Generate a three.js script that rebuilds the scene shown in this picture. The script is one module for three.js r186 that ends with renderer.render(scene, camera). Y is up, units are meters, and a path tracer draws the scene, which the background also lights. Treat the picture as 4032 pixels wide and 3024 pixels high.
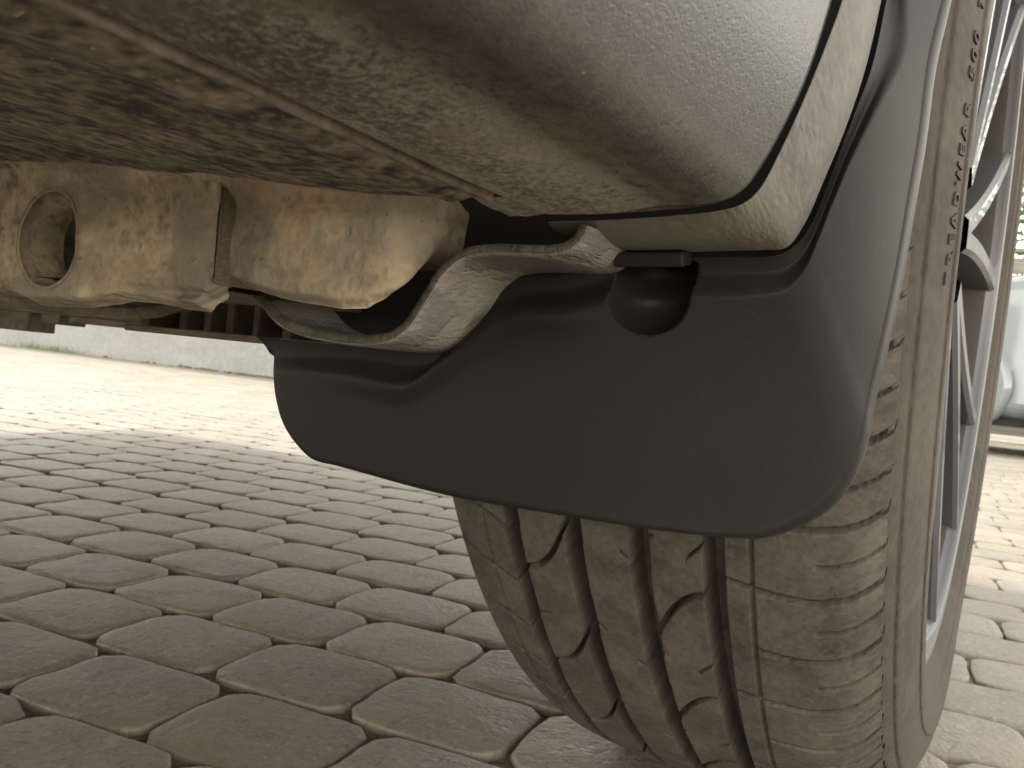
import * as THREE from 'three';
import { RoundedBoxGeometry } from 'three/addons/geometries/RoundedBoxGeometry.js';
import { TextGeometry } from 'three/addons/geometries/TextGeometry.js';
import { FontLoader } from 'three/addons/loaders/FontLoader.js';
import { mergeGeometries } from 'three/addons/utils/BufferGeometryUtils.js';

// ---------------------------------------------------------------- camera, sky, sun, exposure
const scene = new THREE.Scene();
const camera = new THREE.PerspectiveCamera(47.17, 4 / 3, 0.01, 400);
camera.position.set(0, 0.2174, 0);
camera.up.set(-0.094956, 0.994885, 0.034455);
camera.lookAt(-0.49786, 0.2174 - 0.017489, -0.867081);
camera.focus = 0.24;
camera.userData.fStop = 50;
camera.updateMatrixWorld();
const renderer = new THREE.WebGLRenderer({ antialias: true });
renderer.setSize(1024, 768);
renderer.toneMapping = THREE.LinearToneMapping;
renderer.toneMappingExposure = 3.2;
renderer.shadowMap.enabled = true;

const SUN = new THREE.Vector3(-0.62, 1.35, -0.5).normalize();
{
  const w = 512, h = 256, d = new Float32Array(w * h * 4);
  for (let j = 0; j < h; j++) for (let i = 0; i < w; i++) {
    const el = ((j + 0.5) / h - 0.5) * Math.PI, az = ((i + 0.5) / w - 0.5) * 2 * Math.PI;
    const v = new THREE.Vector3(Math.cos(el) * Math.cos(az), Math.sin(el), Math.cos(el) * Math.sin(az));
    const t = Math.max(0, v.y), k = Math.pow(1 - t, 4), g = Math.max(0, v.dot(SUN));
    const glow = 0.4 * Math.pow(g, 6);
    const o = (j * w + i) * 4;
    d[o] = 0.39 + 2.75 * k + glow; d[o + 1] = 0.39 + 2.58 * k + glow * 0.95; d[o + 2] = 0.385 + 2.16 * k + glow * 0.82; d[o + 3] = 1;
    if (v.y < 0) { d[o] = 0.35; d[o + 1] = 0.33; d[o + 2] = 0.29; }
  }
  const t = new THREE.DataTexture(d, w, h, THREE.RGBAFormat, THREE.FloatType);
  t.mapping = THREE.EquirectangularReflectionMapping; t.magFilter = t.minFilter = THREE.LinearFilter; t.needsUpdate = true;
  scene.background = t; scene.environment = t;
}
const sun = new THREE.DirectionalLight(new THREE.Color(1, 0.93, 0.80), 1.1);
sun.position.copy(SUN).multiplyScalar(12); sun.castShadow = true; sun.shadow.radius = 26;
sun.shadow.mapSize.set(2048, 2048);
Object.assign(sun.shadow.camera, { left: -12, right: 12, top: 12, bottom: -12, near: 0.5, far: 40 });
scene.add(sun, sun.target);

// ---------------------------------------------------------------- helpers
let seed = 12345;
const rnd = () => { seed = (seed + 0x6d2b79f5) | 0; let t = Math.imul(seed ^ (seed >>> 15), 1 | seed); t = (t + Math.imul(t ^ (t >>> 7), 61 | t)) ^ t; return ((t ^ (t >>> 14)) >>> 0) / 4294967296; };
const ran = (a, b) => a + (b - a) * rnd();
const clamp = (x, a = 0, b = 1) => Math.min(b, Math.max(a, x));
const ss = (a, b, x) => { const t = clamp((x - a) / (b - a)); return t * t * (3 - 2 * t); };
const mix = (a, b, t) => a + (b - a) * t;
const hash = (x, y, z) => { let h = Math.imul(x, 374761393) ^ Math.imul(y, 668265263) ^ Math.imul(z, 1274126177); h = Math.imul(h ^ (h >>> 13), 1103515245); return ((h ^ (h >>> 16)) >>> 0) / 4294967296; };
const mod = (a, n) => ((a % n) + n) % n;
// periodic value noise in 2-D
function vn(x, y, px, py, s) {
  const xi = Math.floor(x), yi = Math.floor(y), fx = x - xi, fy = y - yi;
  const u = fx * fx * (3 - 2 * fx), v = fy * fy * (3 - 2 * fy);
  const x0 = mod(xi, px), x1 = mod(xi + 1, px), y0 = mod(yi, py), y1 = mod(yi + 1, py);
  return mix(mix(hash(x0, y0, s), hash(x1, y0, s), u), mix(hash(x0, y1, s), hash(x1, y1, s), u), v);
}
function fbm(u, v, fx, fy, oct, s) {   // u, v in 0..1, tiles; 0..1 about 0.5
  let a = 0.5, r = 0, n = 0;
  for (let k = 0; k < oct; k++) { r += a * vn(u * fx, v * fy, fx, fy, s + k * 17); n += a; a *= 0.5; fx *= 2; fy *= 2; }
  return r / n;
}
function n3(x, y, z, s = 0) {          // value noise in 3-D, -1..1
  const xi = Math.floor(x), yi = Math.floor(y), zi = Math.floor(z), fx = x - xi, fy = y - yi, fz = z - zi;
  const u = fx * fx * (3 - 2 * fx), v = fy * fy * (3 - 2 * fy), w = fz * fz * (3 - 2 * fz);
  const h = (a, b, c) => hash(xi + a, (yi + b) ^ (s * 911), zi + c);
  return 2 * mix(mix(mix(h(0, 0, 0), h(1, 0, 0), u), mix(h(0, 1, 0), h(1, 1, 0), u), v), mix(mix(h(0, 0, 1), h(1, 0, 1), u), mix(h(0, 1, 1), h(1, 1, 1), u), v), w) - 1;
}
const fb3 = (x, y, z, o = 3, s = 0) => { let r = 0, a = 0.5; for (let k = 0; k < o; k++) { r += a * n3(x, y, z, s + k); x *= 2.03; y *= 2.03; z *= 2.03; a *= 0.5; } return r; };
const toS = (l) => 255 * (l <= 0.0031308 ? l * 12.92 : 1.055 * Math.pow(l, 1 / 2.4) - 0.055);
// fn(u, v) -> { c: [r, g, b] linear, h: 0..1 height, r: roughness }
function surf(w, h, rep, fn, opts = {}) {
  const c = new Uint8Array(w * h * 4), b = new Uint8Array(w * h * 4), r = opts.rough ? new Uint8Array(w * h * 4) : null;
  for (let j = 0; j < h; j++) for (let i = 0; i < w; i++) {
    const q = fn((i + 0.5) / w, (j + 0.5) / h), o = (j * w + i) * 4;
    for (let k = 0; k < 3; k++) { c[o + k] = clamp(toS(Math.max(0, q.c[k])), 0, 255); b[o + k] = clamp(q.h * 255, 0, 255); if (r) r[o + k] = clamp(q.r * 255, 0, 255); }
    c[o + 3] = b[o + 3] = 255; if (r) r[o + 3] = 255;
  }
  const mk = (d, srgb) => {
    const t = new THREE.DataTexture(d, w, h, THREE.RGBAFormat);
    t.wrapS = t.wrapT = THREE.RepeatWrapping; t.magFilter = THREE.LinearFilter; t.minFilter = THREE.LinearMipmapLinearFilter; t.generateMipmaps = true;
    if (srgb) t.colorSpace = THREE.SRGBColorSpace;
    t.repeat.set(1 / rep[0], 1 / rep[1]); t.needsUpdate = true; return t;
  };
  const m = new THREE.MeshStandardMaterial({ map: mk(c, true), bumpMap: mk(b), bumpScale: opts.bump ?? 0.001, roughness: opts.roughness ?? 0.8, metalness: opts.metal ?? 0, side: THREE.DoubleSide });
  if (r) { m.roughnessMap = mk(r); m.roughness = 1; }
  return m;
}
const plain = (r, g, b, rough = 0.6, metal = 0) => new THREE.MeshStandardMaterial({ color: new THREE.Color().setRGB(r, g, b), roughness: rough, metalness: metal, side: THREE.DoubleSide });
// grid sheet: f(u, v) -> [x, y, z]; uvf(u, v) -> [u, v] in metres
function grid(nu, nv, f, uvf, us, vs) {
  const p = new Float32Array((nu + 1) * (nv + 1) * 3), t = new Float32Array((nu + 1) * (nv + 1) * 2), idx = new Uint32Array(nu * nv * 6);
  let a = 0, b = 0, c = 0;
  for (let j = 0; j <= nv; j++) for (let i = 0; i <= nu; i++) {
    const u = us ? us[i] : i / nu, v = vs ? vs[j] : j / nv, q = f(u, v, i, j), w = uvf ? uvf(u, v, q) : [u, v];
    p[a++] = q[0]; p[a++] = q[1]; p[a++] = q[2]; t[b++] = w[0]; t[b++] = w[1];
  }
  for (let j = 0; j < nv; j++) for (let i = 0; i < nu; i++) {
    const k = j * (nu + 1) + i; idx[c++] = k; idx[c++] = k + 1; idx[c++] = k + nu + 2; idx[c++] = k; idx[c++] = k + nu + 2; idx[c++] = k + nu + 1;
  }
  const g = new THREE.BufferGeometry();
  g.setAttribute('position', new THREE.BufferAttribute(p, 3)); g.setAttribute('uv', new THREE.BufferAttribute(t, 2)); g.setIndex(new THREE.BufferAttribute(idx, 1));
  g.computeVertexNormals(); return g;
}
const flat = (g) => { const q = g.index ? g.toNonIndexed() : g; for (const k of Object.keys(q.attributes)) if (!['position', 'normal', 'uv'].includes(k)) q.deleteAttribute(k); return q; };
const join = (list) => mergeGeometries(list.map(flat));
const box = (x0, x1, y0, y1, z0, z1, r = 0) => {
  const g = r ? new RoundedBoxGeometry(x1 - x0, y1 - y0, z1 - z0, 2, r) : new THREE.BoxGeometry(x1 - x0, y1 - y0, z1 - z0);
  g.translate((x0 + x1) / 2, (y0 + y1) / 2, (z0 + z1) / 2);
  const p = g.attributes.position, n = g.attributes.normal, t = g.attributes.uv;   // uv in metres
  for (let i = 0; i < p.count; i++) {
    const ax = Math.abs(n.getX(i)), ay = Math.abs(n.getY(i)), az = Math.abs(n.getZ(i));
    if (ax > ay && ax > az) t.setXY(i, p.getZ(i), p.getY(i)); else if (ay > az) t.setXY(i, p.getX(i), p.getZ(i)); else t.setXY(i, p.getX(i), p.getY(i));
  }
  return g;
};
const names = {};
const numbered = (n) => { const k = names[n] = (names[n] ?? -1) + 1; return k ? n + '_' + String(k).padStart(3, '0') : n; };
function mesh(name, g, m, parent) {
  const o = new THREE.Mesh(g, m); o.name = parent ? name : numbered(name); o.castShadow = o.receiveShadow = true; (parent || scene).add(o); return o;
}
function thing(name, label, category, pos = [0, 0, 0], group) {
  const o = new THREE.Group(); o.name = numbered(name); o.position.set(...pos); scene.add(o); o.userData = { label, category }; if (group) o.userData.group = group; return o;
}
function part(name, parent, pos = [0, 0, 0]) { const o = new THREE.Group(); o.name = name; o.position.set(...pos); parent.add(o); return o; }
const curve = (pts) => new THREE.CatmullRomCurve3(pts.map((p) => new THREE.Vector3(...p)), false, 'centripetal');
const local = (g, o) => g.translate(-o.position.x, -o.position.y, -o.position.z);

// ---------------------------------------------------------------- materials
const M = {};
M.paver = surf(1024, 1024, [0.45, 0.45], (u, v) => {
  const a = fbm(u, v, 5, 5, 5, 1), f = fbm(u, v, 90, 90, 3, 2), s = hash((u * 1024) | 0, (v * 1024) | 0, 7), sp = vn(u * 220, v * 220, 220, 220, 9);
  let l = 0.285 + 0.09 * (a - 0.5) + 0.11 * (f - 0.5) + 0.03 * (s - 0.5);
  if (sp > 0.83) l *= 0.72; if (sp < 0.13) l *= 1.35;
  const d = ss(0.45, 0.70, fbm(u, v, 9, 9, 5, 31)) * 0.6;
  return { c: [mix(l * 1.09, 0.34, d), mix(l * 0.98, 0.285, d), mix(l * 0.84, 0.20, d)], h: 0.5 + 0.5 * (f - 0.5) + 0.35 * (sp - 0.5) };
}, { bump: 0.0009, roughness: 0.52 });
M.sand = surf(1024, 1024, [0.4, 0.4], (u, v) => {
  const a = fbm(u, v, 8, 8, 5, 3), f = fbm(u, v, 120, 120, 3, 4), sp = vn(u * 170, v * 170, 170, 170, 5);
  const l = 0.26 + 0.16 * (a - 0.5) + 0.18 * (f - 0.5) + (sp > 0.86 ? 0.14 : 0);
  return { c: [l * 1.12, l * 0.95, l * 0.70], h: 0.5 * a + 0.5 * f };
}, { bump: 0.004, roughness: 0.97 });
// moulded plastic of the sill: leathery grain, dust lying on the underside in streaks; tone paler towards the wheel end, darker towards the outer crease
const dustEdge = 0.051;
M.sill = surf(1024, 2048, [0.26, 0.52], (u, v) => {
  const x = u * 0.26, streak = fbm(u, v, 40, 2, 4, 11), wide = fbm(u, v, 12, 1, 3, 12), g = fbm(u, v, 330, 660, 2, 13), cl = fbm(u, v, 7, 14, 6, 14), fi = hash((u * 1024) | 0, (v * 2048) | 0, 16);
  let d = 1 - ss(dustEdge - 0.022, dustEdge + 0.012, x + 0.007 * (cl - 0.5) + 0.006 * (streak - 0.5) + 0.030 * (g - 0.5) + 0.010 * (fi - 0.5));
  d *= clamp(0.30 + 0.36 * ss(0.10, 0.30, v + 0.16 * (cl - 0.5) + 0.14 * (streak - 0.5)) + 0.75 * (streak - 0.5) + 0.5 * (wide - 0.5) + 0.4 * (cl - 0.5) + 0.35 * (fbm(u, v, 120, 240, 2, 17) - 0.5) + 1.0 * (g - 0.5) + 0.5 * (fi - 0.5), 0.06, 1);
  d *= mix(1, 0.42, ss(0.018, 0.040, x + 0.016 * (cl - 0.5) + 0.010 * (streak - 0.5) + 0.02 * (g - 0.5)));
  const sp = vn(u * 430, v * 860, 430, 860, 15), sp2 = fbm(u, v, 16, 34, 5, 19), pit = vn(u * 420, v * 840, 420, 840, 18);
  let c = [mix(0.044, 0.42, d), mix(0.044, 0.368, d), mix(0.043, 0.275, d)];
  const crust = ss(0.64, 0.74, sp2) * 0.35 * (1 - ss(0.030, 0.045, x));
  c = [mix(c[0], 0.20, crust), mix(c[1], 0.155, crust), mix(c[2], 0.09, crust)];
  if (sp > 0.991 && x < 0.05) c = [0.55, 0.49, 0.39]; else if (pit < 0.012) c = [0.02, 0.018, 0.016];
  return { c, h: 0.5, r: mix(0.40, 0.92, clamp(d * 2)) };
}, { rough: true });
{
  // grain on a repeat of its own
  const g = surf(512, 512, [0.013, 0.013], (u, v) => {
    const wx = fbm(u, v, 7, 7, 3, 21) * 0.09, wy = fbm(u, v, 7, 7, 3, 22) * 0.09;
    const a = vn((u + wx) * 34, (v + wy) * 22, 34, 22, 23), b = vn((u - wy) * 22, (v + wx) * 30, 22, 30, 24), c = fbm(u, v, 60, 60, 2, 25);
    const h = 1 - Math.abs(a + b - 1) * 1.8; return { c: [0, 0, 0], h: clamp(0.65 * h + 0.3 * c) };
  });
  M.grain = g.bumpMap; M.sill.bumpMap = g.bumpMap; M.sill.bumpScale = 0.00005;
}
M.lip = surf(512, 512, [0.2, 0.2], (u, v) => {
  const a = fbm(u, v, 6, 6, 5, 41), f = fbm(u, v, 110, 110, 3, 42), st = fbm(u, v, 60, 5, 4, 43), d = clamp(0.20 + 0.46 * (1 - ss(0.34, 0.47, u + 0.06 * (f - 0.5))) + 0.14 * (a - 0.5) + 0.28 * (f - 0.5) + 0.05 * (st - 0.5));
  return { c: [mix(0.046, 0.25, d), mix(0.045, 0.222, d), mix(0.043, 0.17, d)], h: 0.7 * f + 0.1 * a };
}, { bump: 0.00025, roughness: 0.55 });
M.mud = surf(1024, 1024, [0.24, 0.24], (u, v) => {
  const a = fbm(u, v, 5, 5, 6, 51), b = fbm(u, v, 14, 14, 5, 52), f = fbm(u, v, 120, 120, 3, 53), st = fbm(u, v, 9, 44, 4, 54), sp = vn(u * 150, v * 150, 150, 150, 55);
  const dark = ss(0.45, 0.62, 0.55 * a + 0.45 * b + 0.28 * (f - 0.5)), rust = ss(0.56, 0.72, fbm(u, v, 7, 7, 5, 57)) * 0.55;
  let c = [0.47, 0.375, 0.25].map((q, k) => q * (0.72 + 0.9 * (f - 0.5) + 0.75 * (st - 0.5) + 0.45 * (a - 0.3)));
  c = [mix(c[0], 0.36, rust), mix(c[1], 0.225, rust), mix(c[2], 0.135, rust)];
  c = [mix(c[0], 0.12, dark * 0.6), mix(c[1], 0.112, dark * 0.6), mix(c[2], 0.10, dark * 0.6)];
  if (sp > 0.955) c = c.map((q) => q * 0.62);
  return { c, h: 0.45 * f + 0.35 * b + 0.2 * st };
}, { bump: 0.0016, roughness: 0.95 });
M.floor = surf(1024, 1024, [0.22, 0.30], (u, v) => {
  const a = fbm(u, v, 5, 4, 6, 61), st = fbm(u, v, 60, 6, 4, 62), sc = fbm(u + 0.25 * v, v, 16, 40, 4, 64), f = fbm(u, v, 110, 150, 3, 63), sp = vn(u * 170, v * 230, 170, 230, 65);
  const d = clamp(0.46 + 0.9 * (st - 0.5) + 0.7 * (a - 0.5) + 1.4 * (f - 0.5) + 0.8 * (sc - 0.5));
  let c = [mix(0.046, 0.34, d), mix(0.041, 0.275, d), mix(0.034, 0.185, d)];
  if (sp > 0.965) c = [0.5, 0.44, 0.33];
  return { c, h: 0.4 * f + 0.35 * sc + 0.25 * st };
}, { bump: 0.0012, roughness: 0.93 });
M.seam = surf(256, 512, [0.06, 0.2], (u, v) => {
  const a = fbm(u, v, 6, 14, 5, 71), f = fbm(u, v, 40, 130, 3, 72), l = 0.115 + 0.15 * (a - 0.5) + 0.12 * (f - 0.5);
  return { c: [l * 1.2, l * 0.92, l * 0.68], h: 0.5 * a + 0.5 * f };
}, { bump: 0.0008, roughness: 0.75 });
M.bracket = surf(512, 512, [0.1, 0.1], (u, v) => {
  const a = fbm(u, v, 5, 5, 5, 81), f = fbm(u, v, 70, 70, 3, 82), b = ss(0.52, 0.66, fbm(u, v, 8, 8, 5, 83));
  const l = 0.165 + 0.08 * (a - 0.5) + 0.06 * (f - 0.5);
  return { c: [mix(l * 1.04, 0.45, b * 0.3), mix(l * 0.97, 0.38, b * 0.3), mix(l * 0.89, 0.28, b * 0.3)], h: 0.5 * f + 0.5 * b };
}, { bump: 0.0007, roughness: 0.7 });
M.flap = surf(512, 512, [0.06, 0.06], (u, v) => {
  const f = fbm(u, v, 110, 110, 2, 91), a = fbm(u, v, 4, 4, 4, 92), l = 0.0185 + 0.0036 * (f - 0.5) + 0.002 * (a - 0.5);
  return { c: [l * 1.06, l, l * 0.90], h: f };
}, { bump: 0.00002, roughness: 0.42 });
M.flap = Object.assign(new THREE.MeshPhysicalMaterial({ map: M.flap.map, bumpMap: M.flap.bumpMap, bumpScale: 0.00002, roughness: 0.42, side: THREE.DoubleSide }), { specularIntensity: 0.3 });
M.rubber = surf(1024, 1024, [0.16, 0.16], (u, v) => {
  const a = fbm(u, v, 5, 5, 5, 101), f = fbm(u, v, 100, 100, 3, 102), m = fbm(u, v, 16, 16, 4, 103), sp = vn(u * 130, v * 130, 130, 130, 104);
  let l = 0.070 + 0.036 * (a - 0.5) + 0.045 * (f - 0.5) + 0.06 * (m - 0.5);
  if (sp > 0.965) l *= 1.7; if (sp < 0.03) l *= 0.6;
  return { c: [l * 1.10, l * 0.94, l * 0.75], h: 0.6 * f + 0.4 * m };
}, { bump: 0.0004, roughness: 0.88 });
M.side = surf(1024, 256, [0.5, 0.16], (u, v) => {
  const a = fbm(u, v, 8, 3, 5, 111), f = fbm(u, v, 160, 50, 3, 112), st = fbm(u, v, 60, 4, 4, 113), sp = fbm(u, v, 40, 12, 4, 114);
  let l = 0.048 + 0.022 * (a - 0.5) + 0.022 * (f - 0.5) + 0.008 * (st - 0.5);
  const c = [l * 1.12, l * 0.93, l * 0.72], k = ss(0.55, 0.80, sp) * 0.12;
  return { c: [mix(c[0], 0.18, k), mix(c[1], 0.155, k), mix(c[2], 0.12, k)], h: f };
}, { bump: 0.0004, roughness: 0.85 });
M.letterRubber = plain(0.035, 0.030, 0.026, 0.8);
M.dark = plain(0.020, 0.019, 0.018, 0.9);
M.tray = surf(256, 256, [0.2, 0.2], (u, v) => { const a = fbm(u, v, 6, 6, 5, 121), f = fbm(u, v, 50, 50, 3, 122), l = 0.15 + 0.16 * (a - 0.5) + 0.1 * (f - 0.5); return { c: [l * 1.15, l * 0.92, l * 0.64], h: f }; }, { bump: 0.001, roughness: 0.95 });
M.rim = new THREE.MeshPhysicalMaterial({ color: new THREE.Color().setRGB(0.085, 0.085, 0.09), metalness: 0.25, roughness: 0.45, clearcoat: 0.3, side: THREE.DoubleSide });
M.rimDark = plain(0.034, 0.029, 0.025, 0.75, 0.0);
M.paint = new THREE.MeshPhysicalMaterial({ color: new THREE.Color().setRGB(0.32, 0.33, 0.34), metalness: 0.3, roughness: 0.35, clearcoat: 1, clearcoatRoughness: 0.05, side: THREE.DoubleSide });
M.white = new THREE.MeshPhysicalMaterial({ color: new THREE.Color().setRGB(0.19, 0.215, 0.23), roughness: 0.35, clearcoat: 1, clearcoatRoughness: 0.05, side: THREE.DoubleSide });
M.glass = plain(0.02, 0.025, 0.03, 0.08);
M.black = plain(0.02, 0.02, 0.02, 0.7);
M.rust = M.seam.clone(); M.rust.color.setRGB(0.62, 0.66, 0.66);
M.wall = surf(512, 512, [2.5, 2.5], (u, v) => { const a = fbm(u, v, 5, 5, 6, 131), f = fbm(u, v, 120, 120, 2, 132), st = fbm(u, v, 5, 40, 3, 133), l = 0.31 + 0.07 * (a - 0.5) + 0.07 * (f - 0.5) + 0.05 * (st - 0.5); return { c: [l * 0.98, l, l * 0.97], h: f }; }, { bump: 0.003, roughness: 0.9 });
M.wood = surf(256, 256, [0.8, 0.8], (u, v) => { const a = fbm(u, v, 3, 60, 4, 141), f = fbm(u, v, 5, 5, 4, 142), l = 0.24 + 0.14 * (a - 0.5) + 0.1 * (f - 0.5); return { c: [l * 1.05, l * 0.97, l * 0.82], h: a }; }, { bump: 0.004, roughness: 0.9 });
M.leaf = new THREE.MeshPhysicalMaterial({ color: new THREE.Color().setRGB(0.10, 0.17, 0.035), roughness: 0.8, transmission: 0.35, thickness: 0, side: THREE.DoubleSide });
M.bark = plain(0.10, 0.08, 0.06, 0.95);
M.grass = new THREE.MeshPhysicalMaterial({ color: new THREE.Color().setRGB(0.16, 0.27, 0.05), roughness: 0.8, transmission: 0.3, thickness: 0, side: THREE.DoubleSide });
M.earth = surf(512, 512, [3, 3], (u, v) => { const a = fbm(u, v, 6, 6, 6, 151), f = fbm(u, v, 90, 90, 3, 152), l = 0.30 + 0.14 * (a - 0.5) + 0.1 * (f - 0.5); return { c: [l * 1.05, l * 0.97, l * 0.82], h: f }; }, { bump: 0.01, roughness: 0.97 });
M.stone = plain(0.62, 0.61, 0.57, 0.8);

// ---------------------------------------------------------------- the setting: ground, paving, wall, fence, trees
{
  const g = grid(40, 40, (u, v) => [mix(-90, 90, u), -0.045, mix(90, -90, v)], (u, v, q) => [q[0], q[2]]);
  const o = mesh('ground', g, M.earth); o.userData = { label: 'pale dusty ground reaching beyond the paving to the horizon', kind: 'structure' };
}
const PHI = -0.1126, LX = 0.1075, LZ = 0.0915, CO = Math.cos(PHI), SI = Math.sin(PHI);
const paving = new THREE.Group(); paving.name = 'paved_ground'; paving.userData = { label: 'grey concrete block paving with sandy joints under and around the car', kind: 'structure' }; scene.add(paving);
{
  const bed = grid(300, 260, (u, v) => { const x = mix(-11, 4, Math.pow(u, 1)), z = mix(2.5, -10.5, v); return [x, -0.0066 + 0.0040 * fb3(x * 16, 0, z * 16, 3, 3), z]; }, (u, v, q) => [q[0], q[2]]);
  mesh('joint_sand', bed, M.sand, paving);
  // a stone: rounded outline, chamfered and slightly domed top
  const stone = (k, N = 28, rings = true) => {
    const w = LX / 2 - 0.0010, d = LZ / 2 - 0.0010, pts = [];
    for (let i = 0; i < N; i++) {
      const a = (i + 0.5) / N * 2 * Math.PI, cx = Math.cos(a), cz = Math.sin(a), e = 6.0;
      let s = Math.pow(Math.pow(Math.abs(cx) / w, e) + Math.pow(Math.abs(cz) / d, e), -1 / e);
      s *= 1 + 0.022 * n3(cx * 2.2, k * 7.3, cz * 2.2, 5) + 0.008 * n3(cx * 7, k * 3.1, cz * 7, 6);
      pts.push([cx * s, cz * s]);
    }
    const lv = [[1.0, -0.05], [1.0, -0.0055], [0.990, -0.0020], [0.965, -0.0006], [0.84, 0.0003], [0.4, 0.0007]], pos = [], uv = [], idx = [];
    const put = (x, y, z) => { pos.push(x, y, z); uv.push(x + k * 0.173, z + k * 0.091); };
    for (const [s, y] of lv) for (const p of pts) put(p[0] * s, y + 0.0007 * n3(p[0] * s * 60, k, p[1] * s * 60, 8) * (s < 0.99 ? 1 : 0.4), p[1] * s);
    put(0, 0.0008, 0);
    for (let l = 0; l < lv.length - 1; l++) for (let i = 0; i < N; i++) { const a = l * N + i, b = l * N + (i + 1) % N; idx.push(a, a + N, b, b, a + N, b + N); }
    const c = lv.length * N; for (let i = 0; i < N; i++) idx.push(c - N + i, c, c - N + (i + 1) % N);
    const g = new THREE.BufferGeometry(); g.setAttribute('position', new THREE.Float32BufferAttribute(pos, 3)); g.setAttribute('uv', new THREE.Float32BufferAttribute(uv, 2)); g.setIndex(idx); g.computeVertexNormals(); return g;
  };
  const kinds = []; for (let k = 0; k < 10; k++) kinds.push(stone(k));
  const mats = [1.0, 0.9, 1.08, 0.96].map((f, k) => { const m = M.paver.clone(); m.color.setRGB(f * (k === 2 ? 1.02 : 1), f, f * (k === 1 ? 0.97 : 1)); return m; });
  const known = { 0: -0.416, 1: -0.452, 2: -0.427, 3: -0.483 + 0.1075, 4: -0.44, 5: -0.40 };
  const all = [];
  for (let row = -14; row < 112; row++) {
    const v = -0.405 - row * LZ + 0.0015 * n3(row * 1.7, 0, 0, 2), off = known[row] ?? ((row & 1) * 0.5 * LX + ran(-0.02, 0.02));
    for (let i = -110; i < 46; i++) {
      const u = off + i * LX, x = u * CO - v * SI, z = u * SI + v * CO;
      if (x < -10.5 || x > 3.4 || z > 1.2 || z < -10) continue;
      const y = 0.0010 * n3(x * 5, 3, z * 5, 4) - 0.0005 * rnd();
      all.push({ x, y, z, tx: ran(-0.006, 0.006), tz: ran(-0.006, 0.006), ry: -PHI + (rnd() < 0.5 ? Math.PI : 0) + ran(-0.014, 0.014), k: (rnd() * 10) | 0, m: (rnd() * 4) | 0, t: rnd() });
    }
  }
  const P = new THREE.Vector3(), vis = [];
  for (const s of all) { P.set(s.x, 0, s.z).project(camera); P.d = Math.hypot(s.x, s.z); const front = s.x * -0.498 + s.z * -0.867 > 0; if (front && Math.abs(P.x) < 1.12 && Math.abs(P.y) < 1.25) vis.push([P.d, s]); }
  vis.sort((a, b) => a[0] - b[0]);
  const single = new Set(vis.slice(0, 300).map((q) => q[1]));
  for (const s of single) { const o = mesh('paver', kinds[s.k], mats[s.m], paving); o.position.set(s.x, s.y, s.z); o.rotation.set(s.tx, s.ry, s.tz, 'YXZ'); }
  const rest = all.filter((s) => !single.has(s));
  const im = new THREE.InstancedMesh(stone(4, 16), M.paver, rest.length); im.name = 'paver_field'; im.userData.kind = 'stuff'; im.castShadow = im.receiveShadow = true;
  const D = new THREE.Object3D(), C = new THREE.Color();
  rest.forEach((s, i) => { D.position.set(s.x, s.y, s.z); D.rotation.set(s.tx, s.ry, s.tz, 'YXZ'); D.updateMatrix(); im.setMatrixAt(i, D.matrix); const f = 0.84 + 0.3 * s.t; C.setRGB(f, f, f * 0.98); im.setColorAt(i, C); });
  paving.add(im);
}
{
  const g = join([box(-15, -2.2, -0.04, 0.95, -4.45, -4.2, 0.02), box(-15.03, -2.17, 0.953, 1.01, -4.48, -4.17, 0.01)]);
  const o = mesh('boundary_wall', g, M.wall); o.userData = { label: 'pale rendered low wall along the far edge of the paving', category: 'wall' };
}
{
  const bl = [];
  for (let k = 0; k < 260; k++) {
    const x = -6.95 + 0.75 * rnd() + 0.15 * n3(k, 1, 1), z = -4.15 + 0.05 * rnd(), h = ran(0.02, 0.075), a = ran(0, 6.28), l = ran(0.2, 0.9), w = 0.004;
    bl.push(grid(1, 3, (u, v) => [x + (u - 0.5) * w * (1 - v) * Math.cos(a + 1.57) + Math.cos(a) * l * h * v * v, h * v * (1 - 0.25 * v * l), z + (u - 0.5) * w * (1 - v) * Math.sin(a + 1.57) + Math.sin(a) * l * h * v * v]));
  }
  const o = mesh('weeds', join(bl), M.grass); o.userData = { label: 'tuft of green weeds growing at the foot of the pale wall', category: 'weeds', kind: 'stuff' };
}
{
  const bits = [];
  for (let k = 0; k < 90; k++) { const g = new THREE.IcosahedronGeometry(ran(0.006, 0.02), 1); g.scale(1, ran(0.3, 0.7), 1); g.translate(-4.2 - 1.8 * rnd() * rnd() + 0.4 * rnd(), 0.004, -4.16 + 0.06 * rnd()); bits.push(g); }
  const o = mesh('debris', join(bits), plain(0.16, 0.12, 0.08, 0.95)); o.userData = { label: 'brown leaf litter and crumbs gathered along the foot of the pale wall', category: 'debris', kind: 'stuff' };
}
{
  const f = thing('board_fence', 'weathered wooden fence of horizontal boards behind the white car', 'fence', [0, 0, -9.2]);
  for (let b = -2; b < 3; b++) {
    const x = b * 1.8 + 0.45;
    mesh('post', box(x - 0.05, x + 0.05, -0.04, 1.72, -0.05, 0.05, 0.006), M.wood, f);
    for (let k = 0; k < 10; k++) mesh('board', box(x + 0.053, x + 1.747, 0.06 + k * 0.163, 0.06 + k * 0.163 + 0.152, -0.012 + 0.004 * rnd(), 0.012 + 0.004 * rnd(), 0.003), M.wood, f);
    mesh('cap_rail', box(x - 0.06, x + 1.738, 1.722, 1.76, -0.06, 0.06, 0.005), M.wood, f);
  }
}
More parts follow.
